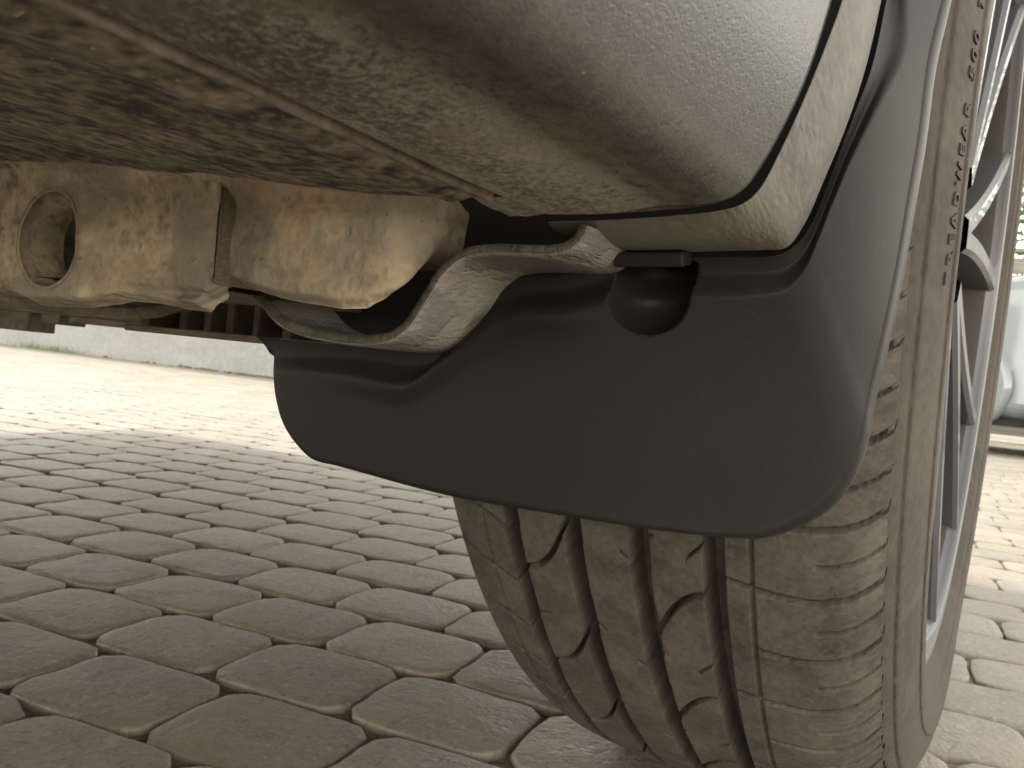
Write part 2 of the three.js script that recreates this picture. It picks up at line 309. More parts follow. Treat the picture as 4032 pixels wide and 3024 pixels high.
function tree(x, z, h, r, n, label) {
  const t = thing('leafy_tree', label, 'tree', [x, -0.04, z], 'trees behind the fence');
  const tb = [new THREE.CylinderGeometry(0.06, 0.13, h * 0.6, 10).translate(0, h * 0.3, 0)];
  for (let k = 0; k < 9; k++) { const a = k * 2.4, l = r * ran(0.7, 1.1), g = new THREE.CylinderGeometry(0.012, 0.045, l, 6); g.translate(0, l / 2, 0); g.rotateZ(ran(0.5, 1.1)); g.rotateY(a); g.translate(0, h * ran(0.38, 0.62), 0); tb.push(g); }
  mesh('trunk', join(tb), M.bark, t);
  const pos = [], idx = [], cl = [];
  for (let k = 0; k < 26; k++) { const a = ran(0, 6.28), e = ran(-0.9, 1.3), q = r * ran(0.45, 1); cl.push([Math.cos(a) * Math.cos(e) * q, h * 0.64 + Math.sin(e) * q * 0.95, Math.sin(a) * Math.cos(e) * q, r * ran(0.2, 0.42)]); }
  for (let i = 0; i < n; i++) {
    const c = cl[(rnd() * cl.length) | 0], d = new THREE.Vector3(ran(-1, 1), ran(-1, 1), ran(-1, 1)).normalize().multiplyScalar(c[3] * Math.pow(rnd(), 0.4));
    const p = new THREE.Vector3(c[0], c[1], c[2]).add(d), a = new THREE.Vector3(ran(-1, 1), ran(-0.6, 0.6), ran(-1, 1)).normalize(), b = new THREE.Vector3(ran(-1, 1), ran(-1, 1), ran(-1, 1)).cross(a).normalize(), s = ran(0.035, 0.07), o = pos.length / 3;
    for (const [ka, kb] of [[-1, 0], [0, 0.45], [1, 0], [0, -0.45]]) pos.push(p.x + (a.x * ka + b.x * kb) * s, p.y + (a.y * ka + b.y * kb) * s, p.z + (a.z * ka + b.z * kb) * s);
    idx.push(o, o + 1, o + 2, o, o + 2, o + 3);
  }
  const g = new THREE.BufferGeometry(); g.setAttribute('position', new THREE.Float32BufferAttribute(pos, 3)); g.setAttribute('uv', new THREE.Float32BufferAttribute(new Float32Array(pos.length / 3 * 2), 2)); g.setIndex(idx); g.computeVertexNormals();
  mesh('crown', g, M.leaf, t);
}
tree(0.9, -11.4, 4.2, 1.6, 5200, 'green leafy tree standing nearest behind the fence');
tree(-1.9, -13.2, 5.0, 2.0, 5200, 'taller green tree farther back behind the fence, left of the near tree');

// ---------------------------------------------------------------- the white car in the background
{
  const w = thing('white_car', 'white car parked side-on in front of the wooden fence', 'car', [-0.50, 0, -6.62]);
  w.rotation.y = -Math.PI / 2;
  const W2 = 0.87;
  const sh = (pts) => { const s = new THREE.Shape(); s.moveTo(...pts[0]); s.splineThru(pts.slice(1).map((p) => new THREE.Vector2(...p))); return s; };
  const ext = (pts, half, bev) => { const g = new THREE.ExtrudeGeometry(sh(pts), { depth: 2 * (half - bev), bevelEnabled: true, bevelSize: bev, bevelThickness: bev, bevelSegments: 5, curveSegments: 40 }); g.translate(0, 0, -(half - bev)); g.rotateY(Math.PI / 2); return g; };
  // silhouette in (length, height); the nose at 0, running back
  mesh('body', ext([[0.10, 0.62], [0.06, 0.74], [0.12, 0.86], [0.45, 0.96], [1.05, 1.02], [1.5, 1.25], [1.85, 1.42], [2.6, 1.47], [3.4, 1.40], [3.95, 1.05], [4.05, 0.8], [4.0, 0.45], [3.4, 0.30], [0.6, 0.30], [0.25, 0.45], [0.10, 0.62]], W2 - 0.08, 0.09), M.white, w);
  mesh('bumper', ext([[0.04, 0.64], [-0.05, 0.52], [-0.05, 0.36], [0.0, 0.24], [0.3, 0.22], [0.42, 0.4], [0.3, 0.62], [0.04, 0.64]], W2 - 0.05, 0.07), M.white, w);
  mesh('spoiler', box(-0.72, 0.72, 0.10, 0.165, -0.1, 0.03, 0.02), M.white, w);
  mesh('under_tray', box(-0.7, 0.7, 0.168, 0.235, -1.0, -0.04), M.black, w);
  mesh('grille', box(-0.32, 0.32, 0.68, 0.78, -0.09, -0.035, 0.02), M.black, w);
  for (const s of [-1, 1]) mesh('headlight', box(s * 0.63 - 0.2, s * 0.63 + 0.2, 0.72, 0.87, -0.24, -0.02, 0.06), M.glass, w);
  for (const [s, z] of [[-1, -0.85], [1, -0.85], [-1, -3.4], [1, -3.4]]) {
    const g = new THREE.TorusGeometry(0.245, 0.075, 14, 40); g.scale(1, 1, 1.25); g.rotateY(Math.PI / 2); const q = part('wheel', w, [s * 0.76, 0.32, z]); mesh('tyre', g, M.black, q);
    const r = new THREE.CylinderGeometry(0.2, 0.2, 0.12, 24).rotateZ(Math.PI / 2); mesh('rim', r, M.rim, q);
  }
  mesh('windscreen', grid(10, 8, (u, v) => [mix(-0.66, 0.66, u) * mix(1, 0.9, v), mix(1.07, 1.38, v) + 0.012, -mix(1.12, 1.72, v) + 0.02], null), M.glass, w);
}

// ---------------------------------------------------------------- the car above the camera
const car = thing('parked_car', 'underside and front wheel of a parked car with grey sill and black mud flap', 'car', [0, 0, 0]);
{ // hull: side silhouette with wheel openings, as wide as the car
  const s = new THREE.Shape();                       // shape x = forward distance (-z), y = height
  s.moveTo(1.44, 0.43); s.lineTo(1.50, 0.62); s.quadraticCurveTo(1.46, 0.86, 1.25, 0.93); s.lineTo(0.32, 1.06); s.lineTo(-0.25, 1.52); s.quadraticCurveTo(-0.6, 1.62, -1.3, 1.62); s.quadraticCurveTo(-2.3, 1.6, -2.7, 1.12); s.lineTo(-2.85, 0.7); s.lineTo(-2.78, 0.34);
  s.lineTo(-2.45, 0.43); s.absarc(-2.06, 0.33, 0.395, Math.PI * 0.918, Math.PI * 0.082, true); s.lineTo(0.185, 0.43); s.absarc(0.58, 0.33, 0.395, Math.PI * 0.918, Math.PI * 0.082, true); s.lineTo(1.44, 0.43);
  const g = new THREE.ExtrudeGeometry(s, { depth: 1.70, bevelEnabled: true, bevelSize: 0.02, bevelThickness: 0.03, bevelSegments: 3, curveSegments: 24 });
  g.rotateY(Math.PI / 2);                            // depth along +x, shape x becomes -z
  g.translate(-1.81, 0, 0);
  mesh('body', g, M.paint, car);
  const liner = (x) => new THREE.CylinderGeometry(0.392, 0.392, 0.30, 48, 1, true, 0, Math.PI).rotateZ(Math.PI / 2).translate(x, 0.33, -0.58);
  mesh('front_bumper', box(-1.72, -0.16, 0.36, 0.50, -1.46, -1.10, 0.03), M.tray, car);
  // side glass
  for (const [a, b] of [[-0.15, 0.62], [0.72, 1.55]]) mesh('side_window', box(-0.078, -0.072, 1.08, 1.46, a, b), M.glass, car);
}
const seamX = (z) => 0.0035 * ss(-0.14, -0.05, z) + 0.004 * ss(-0.06, 0.1, z);   // the seam is not quite straight
{ // floor pan between sill and centre
  const g = grid(150, 150, (u, v) => {
    const ze = -0.1455 + 0.003 * fb3(u * 30, 1, 1, 2, 7) * 0.3, z = mix(0.55, ze, Math.pow(v, 0.6)), x = mix(-0.0915 + seamX(z), -0.60, Math.pow(u, 1.6)), t = (-0.0915 + seamX(z) - x);
    const y = 0.2502 + 0.0105 * ss(0.0, 0.17, t) + 0.010 * ss(0.18, 0.5, t) + 0.0008 * fb3(x * 60, 0, z * 40, 3, 9) - 0.0012 * Math.exp(-Math.pow((t - 0.010) / 0.004, 2));
    return [x, y, z];
  }, (u, v, q) => [q[0], q[2]]);
  mesh('floor_pan', g, M.floor, car);
  mesh('rear_floor', box(-1.7, -0.12, 0.285, 0.30, 0.4, 2.4), M.tray, car);
  mesh('tunnel_cover', box(-1.72, -0.42, 0.36, 0.40, -0.2, 0.42), M.tray, car);
}
{ // sill cladding: one section swept along the car, its end turned in
  const S = [[-0.0890, 0.2515], [-0.0890, 0.2502], [-0.0880, 0.2499], [-0.0840, 0.2498], [-0.0752, 0.2499], [-0.0654, 0.2505], [-0.0562, 0.2512], [-0.0518, 0.252], [-0.0493, 0.253], [-0.0469, 0.2548], [-0.0447, 0.2581], [-0.0413, 0.2652], [-0.0381, 0.274], [-0.0351, 0.2876], [-0.0336, 0.2996], [-0.0325, 0.3114], [-0.0325, 0.335], [-0.036, 0.37], [-0.047, 0.395], [-0.062, 0.405]];
  const c = curve(S.map((p) => [p[0], p[1], 0])); c.arcLengthDivisions = 600; const len = c.getLength(), NU = 220;
  const zs = []; for (let j = 0; j <= 150; j++) { const t = j / 150; zs.push(-0.160 + 0.34 * t + 1.6 * Math.pow(t, 4)); }
  const at = (u) => c.getPointAt(clamp(u));
  const nrm = (u) => { const t = c.getTangentAt(clamp(u)); return [-t.y, t.x]; };   // inward (up / towards the car)
  const main = grid(NU, 150, (u, v, i, j) => { const p = at(u), z = zs[j], n = nrm(u), w = 0.0004 * n3(u * 6, z * 9, 1, 4) + 0.0007 * Math.exp(-Math.pow((u * len - 0.028) / 0.006, 2)) ; const sh = seamX(z) * (1 - ss(0, 0.012, u * len)); return [p.x + n[0] * w + sh, p.y + n[1] * w, z]; }, (u, v, q) => [u * len, -q[2]]);
  const tab = grid(20, 10, (u, v) => [mix(-0.0862, mix(-0.0965, -0.0990, v), u), 0.25005 + 0.0002 * n3(u * 5, v * 4, 1), mix(-0.1448, mix(-0.1600, -0.1640, u), v)], (u, v, q) => [0.006 + 0.01 * u, -q[2]]);
  const end = grid(NU, 5, (u, v) => { const p = at(u), n = nrm(u), a = v * Math.PI / 2, q = v < 0.99 ? 0 : 0.010; return [p.x + n[0] * (0.0018 * (1 - Math.cos(a)) + q), p.y + n[1] * (0.0018 * (1 - Math.cos(a)) + q), -0.160 - 0.0018 * Math.sin(a) + 0.0001]; }, (u, v) => [u * len, 0.160 + v * 0.002]);
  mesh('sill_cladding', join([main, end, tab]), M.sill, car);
}
{ // welded seam standing down beside the cladding
  const pp = []; for (const z of [-0.1425, -0.135, -0.12, -0.10, -0.08, -0.06, -0.03, 0.0, 0.05, 0.2, 0.5]) pp.push([-0.0905 + seamX(z), 0.2506, z]); const path = curve(pp);
  const prof = [[-0.0022, 0.0010], [-0.0011, 0.0000], [-0.0008, -0.0014], [-0.0004, -0.0019], [0.0002, -0.0019], [0.0006, -0.0013], [0.0007, 0.0020]];
  const pc = curve(prof.map((p) => [p[0], p[1], 0]));
  const g = grid(160, 22, (u, v) => { const uu = Math.pow(u, 1.5), p = path.getPoint(uu), q = pc.getPoint(v), w = 0.00018 * n3(p.z * 90, v * 3, 0, 3); return [p.x + q.x + w, p.y + q.y * (0.55 + 0.45 * ss(0, 0.02, u)) + w, p.z]; }, (u, v, q) => [v * 0.01, q[2]]);
  mesh('welded_seam', g, M.seam, car);
}
{ // front wing lip: strip following the sill section beyond the panel gap
  const N = [[-0.0906, 0.2492], [-0.0842, 0.2494], [-0.0778, 0.2496], [-0.0628, 0.2505], [-0.0527, 0.2516], [-0.0487, 0.2529], [-0.0459, 0.2555], [-0.0424, 0.2634], [-0.0392, 0.2725], [-0.0364, 0.2818], [-0.0343, 0.29], [-0.0325, 0.3022], [-0.0313, 0.3145]];
  const F = [[-0.0977, 0.2503], [-0.088, 0.2478], [-0.079, 0.2469], [-0.0675, 0.2471], [-0.0570, 0.2476], [-0.0500, 0.2479], [-0.0451, 0.2486], [-0.0420, 0.2535], [-0.0390, 0.2625], [-0.0356, 0.274], [-0.0332, 0.285], [-0.0315, 0.2991], [-0.0303, 0.3129]];
  const a = curve(N.map((p) => [p[0], p[1], -0.166])), b = curve(F.map((p) => [p[0], p[1], -0.1885]));
  const g = grid(160, 26, (u, v) => {
    const p = a.getPoint(u), q = b.getPoint(u);
    if (v < 0.15) { const k = (0.15 - v) / 0.15; const t = a.getTangent(u); return [p.x - t.y * 0.0007 * k, p.y + t.x * 0.0007 * k, -0.1672 + 0.0012 * Math.sin(Math.PI * Math.min(1, 1.25 * (1 - k)) / 2) * 0.8 - 0.003 * ss(0.6, 1, k)]; }
    const k = (v - 0.15) / 0.85, bow = 0.0012 * Math.sin(Math.PI * k), t = a.getTangent(u);
    return [mix(p.x, q.x, k) + t.y * bow, mix(p.y, q.y, k) - t.x * bow, mix(-0.1672, -0.1885, k)];
  }, (u, v) => [u * 0.16, v * 0.025]);
  mesh('wing_lip', g, M.lip, car);
}
{ // dark liner closing the space behind sill and lip
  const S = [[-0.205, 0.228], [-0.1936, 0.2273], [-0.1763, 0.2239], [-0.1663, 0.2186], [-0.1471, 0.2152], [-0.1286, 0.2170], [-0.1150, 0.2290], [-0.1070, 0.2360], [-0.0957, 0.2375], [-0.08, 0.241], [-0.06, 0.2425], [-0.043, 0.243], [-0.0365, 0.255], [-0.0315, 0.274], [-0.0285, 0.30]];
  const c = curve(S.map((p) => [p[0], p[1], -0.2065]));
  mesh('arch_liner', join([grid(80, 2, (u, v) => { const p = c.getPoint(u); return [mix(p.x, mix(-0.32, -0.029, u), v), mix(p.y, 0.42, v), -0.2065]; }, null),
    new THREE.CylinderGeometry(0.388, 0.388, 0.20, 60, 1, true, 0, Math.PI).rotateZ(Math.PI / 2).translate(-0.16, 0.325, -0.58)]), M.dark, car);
}
{ // S-shaped flange between the body and the mud flap
  const S = [[-0.262, 0.2375], [-0.225, 0.2355], [-0.2060, 0.2345], [-0.1936, 0.2323], [-0.1844, 0.2307], [-0.1763, 0.2289], [-0.1718, 0.2263], [-0.1663, 0.2226], [-0.158, 0.2203], [-0.1471, 0.2192], [-0.1368, 0.2192], [-0.1286, 0.2209], [-0.1236, 0.2246], [-0.1191, 0.2313], [-0.1153, 0.2371], [-0.1106, 0.2406], [-0.104, 0.2418], [-0.0957, 0.2418], [-0.0883, 0.2419], [-0.0841, 0.243], [-0.0818, 0.245], [-0.0807, 0.247], [-0.0803, 0.2485]];
  const c = curve(S.map((p) => [p[0], p[1], 0]));
  const g = grid(220, 20, (u, v) => {
    const p = c.getPoint(u), t = c.getTangent(u), n = [t.y, -t.x];                    // n: downwards / outwards
    const w = 0.00016 * fb3(p.x * 120, v * 3, 1, 3, 5);
    if (v < 0.2) { const k = v / 0.2, a = mix(-Math.PI / 2, Math.PI / 2, k); return [p.x - n[0] * 0.0011 * (1 - Math.sin(a)) , p.y - n[1] * 0.0011 * (1 - Math.sin(a)), -0.1662 + 0.0010 * Math.cos(a)]; }
    const k = (v - 0.2) / 0.8; return [p.x + n[0] * w, p.y + n[1] * w, mix(-0.1662, -0.1925, k)];
  }, (u, v) => [u * 0.28, v * 0.03]);
  const edge = grid(220, 6, (u, v) => { const p = c.getPoint(u), t = c.getTangent(u), a = mix(-Math.PI / 2, Math.PI / 2, v), w = 0.0002 * fb3(p.x * 200, v * 3, 4, 3, 5); return [p.x - t.y * (0.0014 * (1 - Math.sin(a)) + w), p.y + t.x * (0.0014 * (1 - Math.sin(a)) + w), -0.1664 + 0.0013 * Math.cos(a)]; }, (u, v) => [v * 0.004, u * 0.28]);
  mesh('flange_edge', edge, M.rust, car);
  const top = grid(220, 1, (u, v) => { const p = c.getPoint(u), t = c.getTangent(u); return [p.x - t.y * 0.0022, p.y + t.x * 0.0022, mix(-0.1662, -0.1925, v)]; }, (u, v) => [u * 0.28, v * 0.03]);
  mesh('inner_flange', join([g, top]), M.bracket, car);
}
{ // jacking rail: pressed dirty metal with a round hole
  const yb = [[-0.46, 0.2300], [-0.36, 0.2290], [-0.30, 0.2268], [-0.262, 0.2248], [-0.2461, 0.2238], [-0.2337, 0.2218], [-0.2144, 0.2222], [-0.2057, 0.2237], [-0.1977, 0.2249], [-0.1895, 0.2249], [-0.1832, 0.2245], [-0.1758, 0.2238], [-0.1680, 0.2236], [-0.1650, 0.2262], [-0.1625, 0.2297]];
  const yAt = (x) => { for (let i = 0; i < yb.length - 1; i++) if (x <= yb[i + 1][0]) { const k = ss(0, 1, (x - yb[i][0]) / (yb[i + 1][0] - yb[i][0])); return mix(yb[i][1], yb[i + 1][1], k); } return yb[yb.length - 1][1]; };
  const HX = -0.2262, HY = 0.2394, HR = 0.0126;
  const zf = (x, y) => -0.1400 - 0.0016 * ss(-0.2115, -0.2085, x) * (1 - ss(-0.178, -0.1745, x + 0.25 * (y - 0.236))) + 0.0012 * fb3(x * 70, y * 70, 2, 3, 6)  - 0.0016 * Math.exp(-Math.pow((y - 0.2275) / 0.0012, 2)) * ss(-0.20, -0.19, x);
  const nu = 330, nv = 110, g = grid(nu, nv, (u, v) => {
    const x = mix(-0.44, -0.1615, 1 - Math.pow(1 - u, 1.25)), b = yAt(x), top = 0.2585 + 0.0045 * ss(-0.165, -0.25, x);
    let y, z;
    if (v < 0.25) { const k = v / 0.25, a = k * Math.PI / 2; y = top + 0.0035 - 0.0105 * (1 - Math.cos(a)) - 0.001; z = -0.1300 - 0.0105 * Math.sin(a) + 0.0005 + 0.0012 * fb3(x * 70, y * 70, 2, 3, 6); z = mix(-0.118, z, ss(0, 0.5, k)); }
    else { const k = (v - 0.25) / 0.75; y = mix(top - 0.008, b, k); z = zf(x, y) - 0.006 * Math.pow(ss(0.90, 1, k), 2); }
    const dx = x - HX, dy = y - HY, r = Math.hypot(dx, dy);
    let px = x, py = y;
    if (r > 0.3 * HR && r < 1.8 * HR) { const tr = r < HR ? r : r; if (Math.abs(r - HR) < 0.00075) { px = HX + dx / r * HR; py = HY + dy / r * HR; } }
    return [px + 0.0003 * n3(y * 300, x * 40, 0) * (u > 0.985 ? 1 : 0), py, z];
  }, (u, v, q) => [q[0] + 0.5 * q[2], q[1] + q[2]]);
  { const p = g.attributes.position, keep = [], ix = g.index.array; for (let i = 0; i < ix.length; i += 3) { let cx = 0, cy = 0; for (let k = 0; k < 3; k++) { cx += p.getX(ix[i + k]) / 3; cy += p.getY(ix[i + k]) / 3; } if (Math.hypot(cx - HX, cy - HY) > HR - 0.0001) keep.push(ix[i], ix[i + 1], ix[i + 2]); } g.setIndex(keep); }
  const rail = mesh('jacking_rail', g, M.mud, car);
  const ring = grid(72, 14, (u, v) => { const a = u * 2 * Math.PI, k = v, r = HR + 0.0003 + (v < 0.3 ? 0.0008 * (1 - v / 0.3) : 0) - 0.0012 * ss(0.3, 1, v) + 0.0007 * fb3(Math.cos(a) * 5, Math.sin(a) * 5, v * 3, 3, 4) * ss(0.05, 0.4, v) - 0.0022 * ss(0.6, 1, Math.sin(a)) * ss(0.2, 0.6, v) * (0.6 + 0.8 * n3(a * 9, v * 5, 2)); const x = HX + Math.cos(a) * r, y = HY + Math.sin(a) * r; return [x, y, mix(zf(x, y) + 0.0002, -0.152, k)]; }, (u, v) => [u * 0.08, v * 0.012]);
  mesh('hole_rim', ring, M.mud, car);
  mesh('inner_panel', join([grid(20, 10, (u, v) => [mix(-0.30, -0.168, u), mix(0.2362, 0.262, v), -0.1640 - 0.004 * v + 0.001 * n3(u * 8, v * 6, 1)], (u, v, q) => [q[0], q[1]])]), M.mud, car);
  mesh('rail_box', join([grid(2, 2, (u, v) => [mix(-0.34, -0.172, u), 0.2295, mix(-0.1425, -0.205, v)], (u, v, q) => [q[0], q[2]]), grid(2, 2, (u, v) => [mix(-0.34, -0.172, u), mix(0.2295, 0.262, v), -0.205], (u, v, q) => [q[0], q[1]])]), M.tray, car);
  mesh('rail_return', join([grid(4, 8, (u, v) => [-0.1615 - 0.0004 * u, mix(0.2300, 0.2515, v), mix(-0.1400, -0.170, u)], null)]), M.mud, car);
}
{ // bumper-shaped end of the rail: rounded block right of the slit
  const plan = curve([[-0.1716, 0, -0.175], [-0.1692, 0, -0.150], [-0.1678, 0, -0.1466], [-0.1648, 0, -0.1450], [-0.1575, 0, -0.1452], [-0.1500, 0, -0.1445], [-0.1400, 0, -0.1440], [-0.1300, 0, -0.1448], [-0.1215, 0, -0.1475], [-0.1168, 0, -0.1530], [-0.1155, 0, -0.1610], [-0.1190, 0, -0.1720], [-0.1260, 0, -0.1885]]);
  const bt = [[-0.1716, 0.2332], [-0.1640, 0.2316], [-0.1560, 0.2296], [-0.1500, 0.2284], [-0.1430, 0.2276], [-0.1360, 0.2272], [-0.1300, 0.2268], [-0.1240, 0.2274], [-0.1200, 0.2290], [-0.1155, 0.2310]];
  const yAt = (x) => { for (let i = 0; i < bt.length - 1; i++) if (x <= bt[i + 1][0]) return mix(bt[i][1], bt[i + 1][1], clamp((x - bt[i][0]) / (bt[i + 1][0] - bt[i][0]))); return 0.231; };
  const g = grid(170, 80, (u, v) => {
    const p = plan.getPointAt(u), t = plan.getTangentAt(u), nx = t.z, nz = -t.x;   // n points into the block
    const b = mix(yAt(p.x), 0.2400, ss(0.66, 0.88, u)), top = 0.2530; let y, off = 0;
    if (v < 0.22) { const k = v / 0.22; y = mix(0.2555, top - 0.0045, k); off = -0.011 * Math.pow(1 - k, 2) * (1 - ss(0.42, 0.62, u)); }
    else { const k = (v - 0.22) / 0.78; y = mix(top - 0.0045, b, k); off = 0.006 * k * k * ss(0.55, 0.8, u) + 0.004 * Math.pow(ss(0.86, 1, k), 2) + 0.0014 * ss(0.40, 0.46, u + 0.10 * (k - 0.5)) * (1 - ss(0.46, 0.75, u)) * 0.6; }
    const w = 0.0016 * fb3(p.x * 55, y * 55, p.z * 55, 3, 8) + 0.0010 * n3(p.x * 130, y * 130, 1, 3);
    if (u < 0.2) off = Math.max(off, 0);
    return [p.x + nx * (off + w), y, p.z + nz * (off + w)];
  }, (u, v, q) => [q[0] - q[2] * 0.8 + 0.11, q[1] + 0.05]);
  mesh('rail_end', g, M.mud, car);
}
{ // undertray pieces seen under the rail
  const bow = curve([[-0.42, 0.2262, 0], [-0.351, 0.223, 0], [-0.3321, 0.2216, 0], [-0.3057, 0.2209, 0], [-0.2788, 0.2208, 0], [-0.2591, 0.2222, 0], [-0.2454, 0.2255, 0], [-0.2346, 0.2295, 0]]);
  const g = grid(60, 10, (u, v) => { const p = bow.getPoint(u), a = v * Math.PI; return [p.x, p.y + 0.0055 * (1 - Math.cos(a)) / 2 + 0.016 * Math.max(0, v - 0.8), -0.200 + 0.002 * Math.sin(a) - 0.05 * Math.max(0, v - 0.7)]; }, (u, v) => [u * 0.2, v * 0.02]);
  mesh('dished_cover', g, M.tray, car);
  const r = [box(-0.40, -0.186, 0.2368, 0.2400, -0.262, -0.236), box(-0.318, -0.186, 0.2173, 0.2200, -0.262, -0.232, 0.0008), box(-0.40, -0.186, 0.2245, 0.2395, -0.2650, -0.2622), box(-0.318, -0.186, 0.2180, 0.2244, -0.2650, -0.2622)];
  for (const [x, w] of [[-0.3155, 0.005], [-0.2925, 0.0045], [-0.2785, 0.004], [-0.2660, 0.004], [-0.2520, 0.003], [-0.236, 0.004], [-0.21, 0.004]]) r.push(box(x - w / 2, x + w / 2, 0.2198, 0.2370, -0.2624, -0.240, 0.0006));
  mesh('ribbed_tray', join(r), M.tray, car);
  const b = [box(-1.2, -0.40, 0.2232, 0.243, -0.43, -0.402, 0.002), box(-0.613, -0.40, 0.2186, 0.2236, -0.432, -0.4005, 0.001), box(-0.74, -0.6675, 0.2086, 0.2236, -0.426, -0.4035, 0.001), box(-0.652, -0.629, 0.2162, 0.2236, -0.426, -0.4035, 0.001), box(-0.60, -0.545, 0.2193, 0.2236, -0.433, -0.400, 0.001)];
  mesh('cross_beam', join(b), M.tray, car);
  mesh('front_undertray', box(-1.6, -0.24, 0.38, 0.40, -1.2, -0.27), M.tray, car);
}
{ // mud flap
  const T = [[-0.1969, 0.2195], [-0.1944, 0.2195], [-0.1896, 0.2192], [-0.1804, 0.2192], [-0.1698, 0.2192], [-0.158, 0.2194], [-0.1483, 0.2192], [-0.1405, 0.2190], [-0.1339, 0.2202], [-0.1287, 0.2257], [-0.1243, 0.2312], [-0.1198, 0.2355], [-0.1147, 0.239], [-0.1075, 0.2408], [-0.0985, 0.2417], [-0.0906, 0.2436], [-0.0854, 0.2456], [-0.0773, 0.2463], [-0.0662, 0.2465], [-0.0557, 0.2469], [-0.0477, 0.2476], [-0.0439, 0.2504], [-0.0416, 0.2548], [-0.0395, 0.2619], [-0.0374, 0.2701], [-0.0352, 0.2782], [-0.0329, 0.2872], [-0.0315, 0.3003], [-0.0307, 0.3144], [-0.0302, 0.3332]];
  const B = [[-0.1916,0.2151, -0.188], [-0.1895,0.2147, -0.188], [-0.1885,0.2099, -0.188], [-0.1865,0.2033, -0.188], [-0.1827,0.1963, -0.188], [-0.1769,0.191, -0.188], [-0.1703,0.1875, -0.188], [-0.1608,0.1869, -0.188], [-0.1492,0.1862, -0.188], [-0.1367,0.1854, -0.188], [-0.1226,0.1848, -0.188], [-0.1108,0.1848, -0.188], [-0.0991,0.185, -0.1882], [-0.0873,0.185, -0.1897], [-0.0764,0.1849, -0.1919], [-0.0661,0.1849, -0.1949], [-0.0553,0.1852, -0.1987], [-0.0477,0.186, -0.2018], [-0.0406,0.1894, -0.205], [-0.0346,0.1945, -0.208], [-0.0307,0.2018, -0.21], [-0.0289,0.2099, -0.2109], [-0.0283,0.2186, -0.2113], [-0.0268,0.2315, -0.2121], [-0.0254,0.2457, -0.2129], [-0.0242,0.2619, -0.2136], [-0.0229,0.2776, -0.2143], [-0.021,0.3087, -0.2154], [-0.02,0.3242, -0.216], [-0.0189,0.3448, -0.2167]];
  const ct = curve(T.map((p) => [p[0], p[1], 0])), cb = curve(B), th = 0.0034;
  const px = -0.0752, py = 0.2372;
  const thk = (u) => mix(0.0034, 0.0078, ss(0.50, 0.70, u));
  const front = (u, vv) => {
    const a = ct.getPoint(u), b = cb.getPoint(u), v = vv * (1 - (thk(u) / 2 - 0.0017) / Math.hypot(a.x - b.x, a.y - b.y)), x = mix(a.x, b.x, v), y = mix(a.y, b.y, v), d = v * Math.hypot(a.x - b.x, a.y - b.y);
    const side = ss(0.62, 0.80, u);                                            // the tall strip on the outer side
    const zx = -0.188 - 0.028 * Math.pow(Math.max(0, x + 0.105) / 0.085, 1.8);
    let z = mix(mix(-0.1868, -0.1895, side), zx, Math.pow(v, mix(0.75, 0.9, side)));
    z -= mix(mix(0.0014, 0.0048, ss(0.1, 0.35, u)), 0.0045, side) * (1 - ss(mix(0.0035, 0.0012, side), mix(0.0105, 0.0048, side), d));
    const ex = (x - px) / 0.0095, ey = (y < py ? (y - py) / 0.0090 : 0), r2 = ex * ex + ey * ey;
    if (r2 < 1 && y < 0.2455) z -= 0.0115 * Math.pow(1 - r2, 0.55);
    z += 0.0014 * Math.exp(-Math.pow((d - 0.0115) / 0.0034, 2)) * (1 - ss(0.46, 0.54, u)) * ss(0.12, 0.34, u);
    return [x, y, z];
  };
  const NU = 520, NV = 150;
  const vs = []; for (let j = 0; j <= NV; j++) vs.push(j / NV);
  const g = grid(NU, NV, front, (u, v, q) => [q[0], q[1] + q[2]], null, vs);
  const rim = grid(NU, 16, (u, v) => {
    const e = front(u, 1), f = front(u, 0.96), l = Math.hypot(e[0] - f[0], e[1] - f[1], e[2] - f[2]) || 1, o = [(e[0] - f[0]) / l, (e[1] - f[1]) / l, (e[2] - f[2]) / l], a = v * Math.PI;
    const th = thk(u), s = th / 2 * Math.sin(a); return [e[0] + o[0] * s, e[1] + o[1] * s, e[2] - th / 2 * (1 - Math.cos(a)) + o[2] * s * 0.3];
  }, (u, v) => [u * 0.3, v * 0.005]);
  const back = grid(120, 30, (u, v) => { const q = front(u, v); return [q[0], q[1], q[2] - thk(u)]; }, (u, v, q) => [q[0], q[1]]);
  mesh('mud_flap', join([g, back]), M.flap, car);
  mesh('flap_edge', rim, M.flap, car);
  mesh('retaining_tab', join([new RoundedBoxGeometry(0.0165, 0.0034, 0.006, 3, 0.0006).rotateZ(0.03).rotateX(0.25).translate(-0.0742, 0.2452, -0.1868)]), M.flap, car);
}
{ // wheel-arch trim above the frame
  const s = new THREE.Shape(); s.absarc(0, 0, 0.425, -0.02, Math.PI * 0.99, false); s.absarc(0, 0, 0.385, Math.PI * 0.99, -0.02, true);
  const g = new THREE.ExtrudeGeometry(s, { depth: 0.02, bevelEnabled: true, bevelSize: 0.004, bevelThickness: 0.006, bevelSegments: 3, curveSegments: 40 });
  g.rotateY(Math.PI / 2); g.translate(-0.064, 0.335, -0.58); mesh('arch_trim', g, M.lip, car);
}

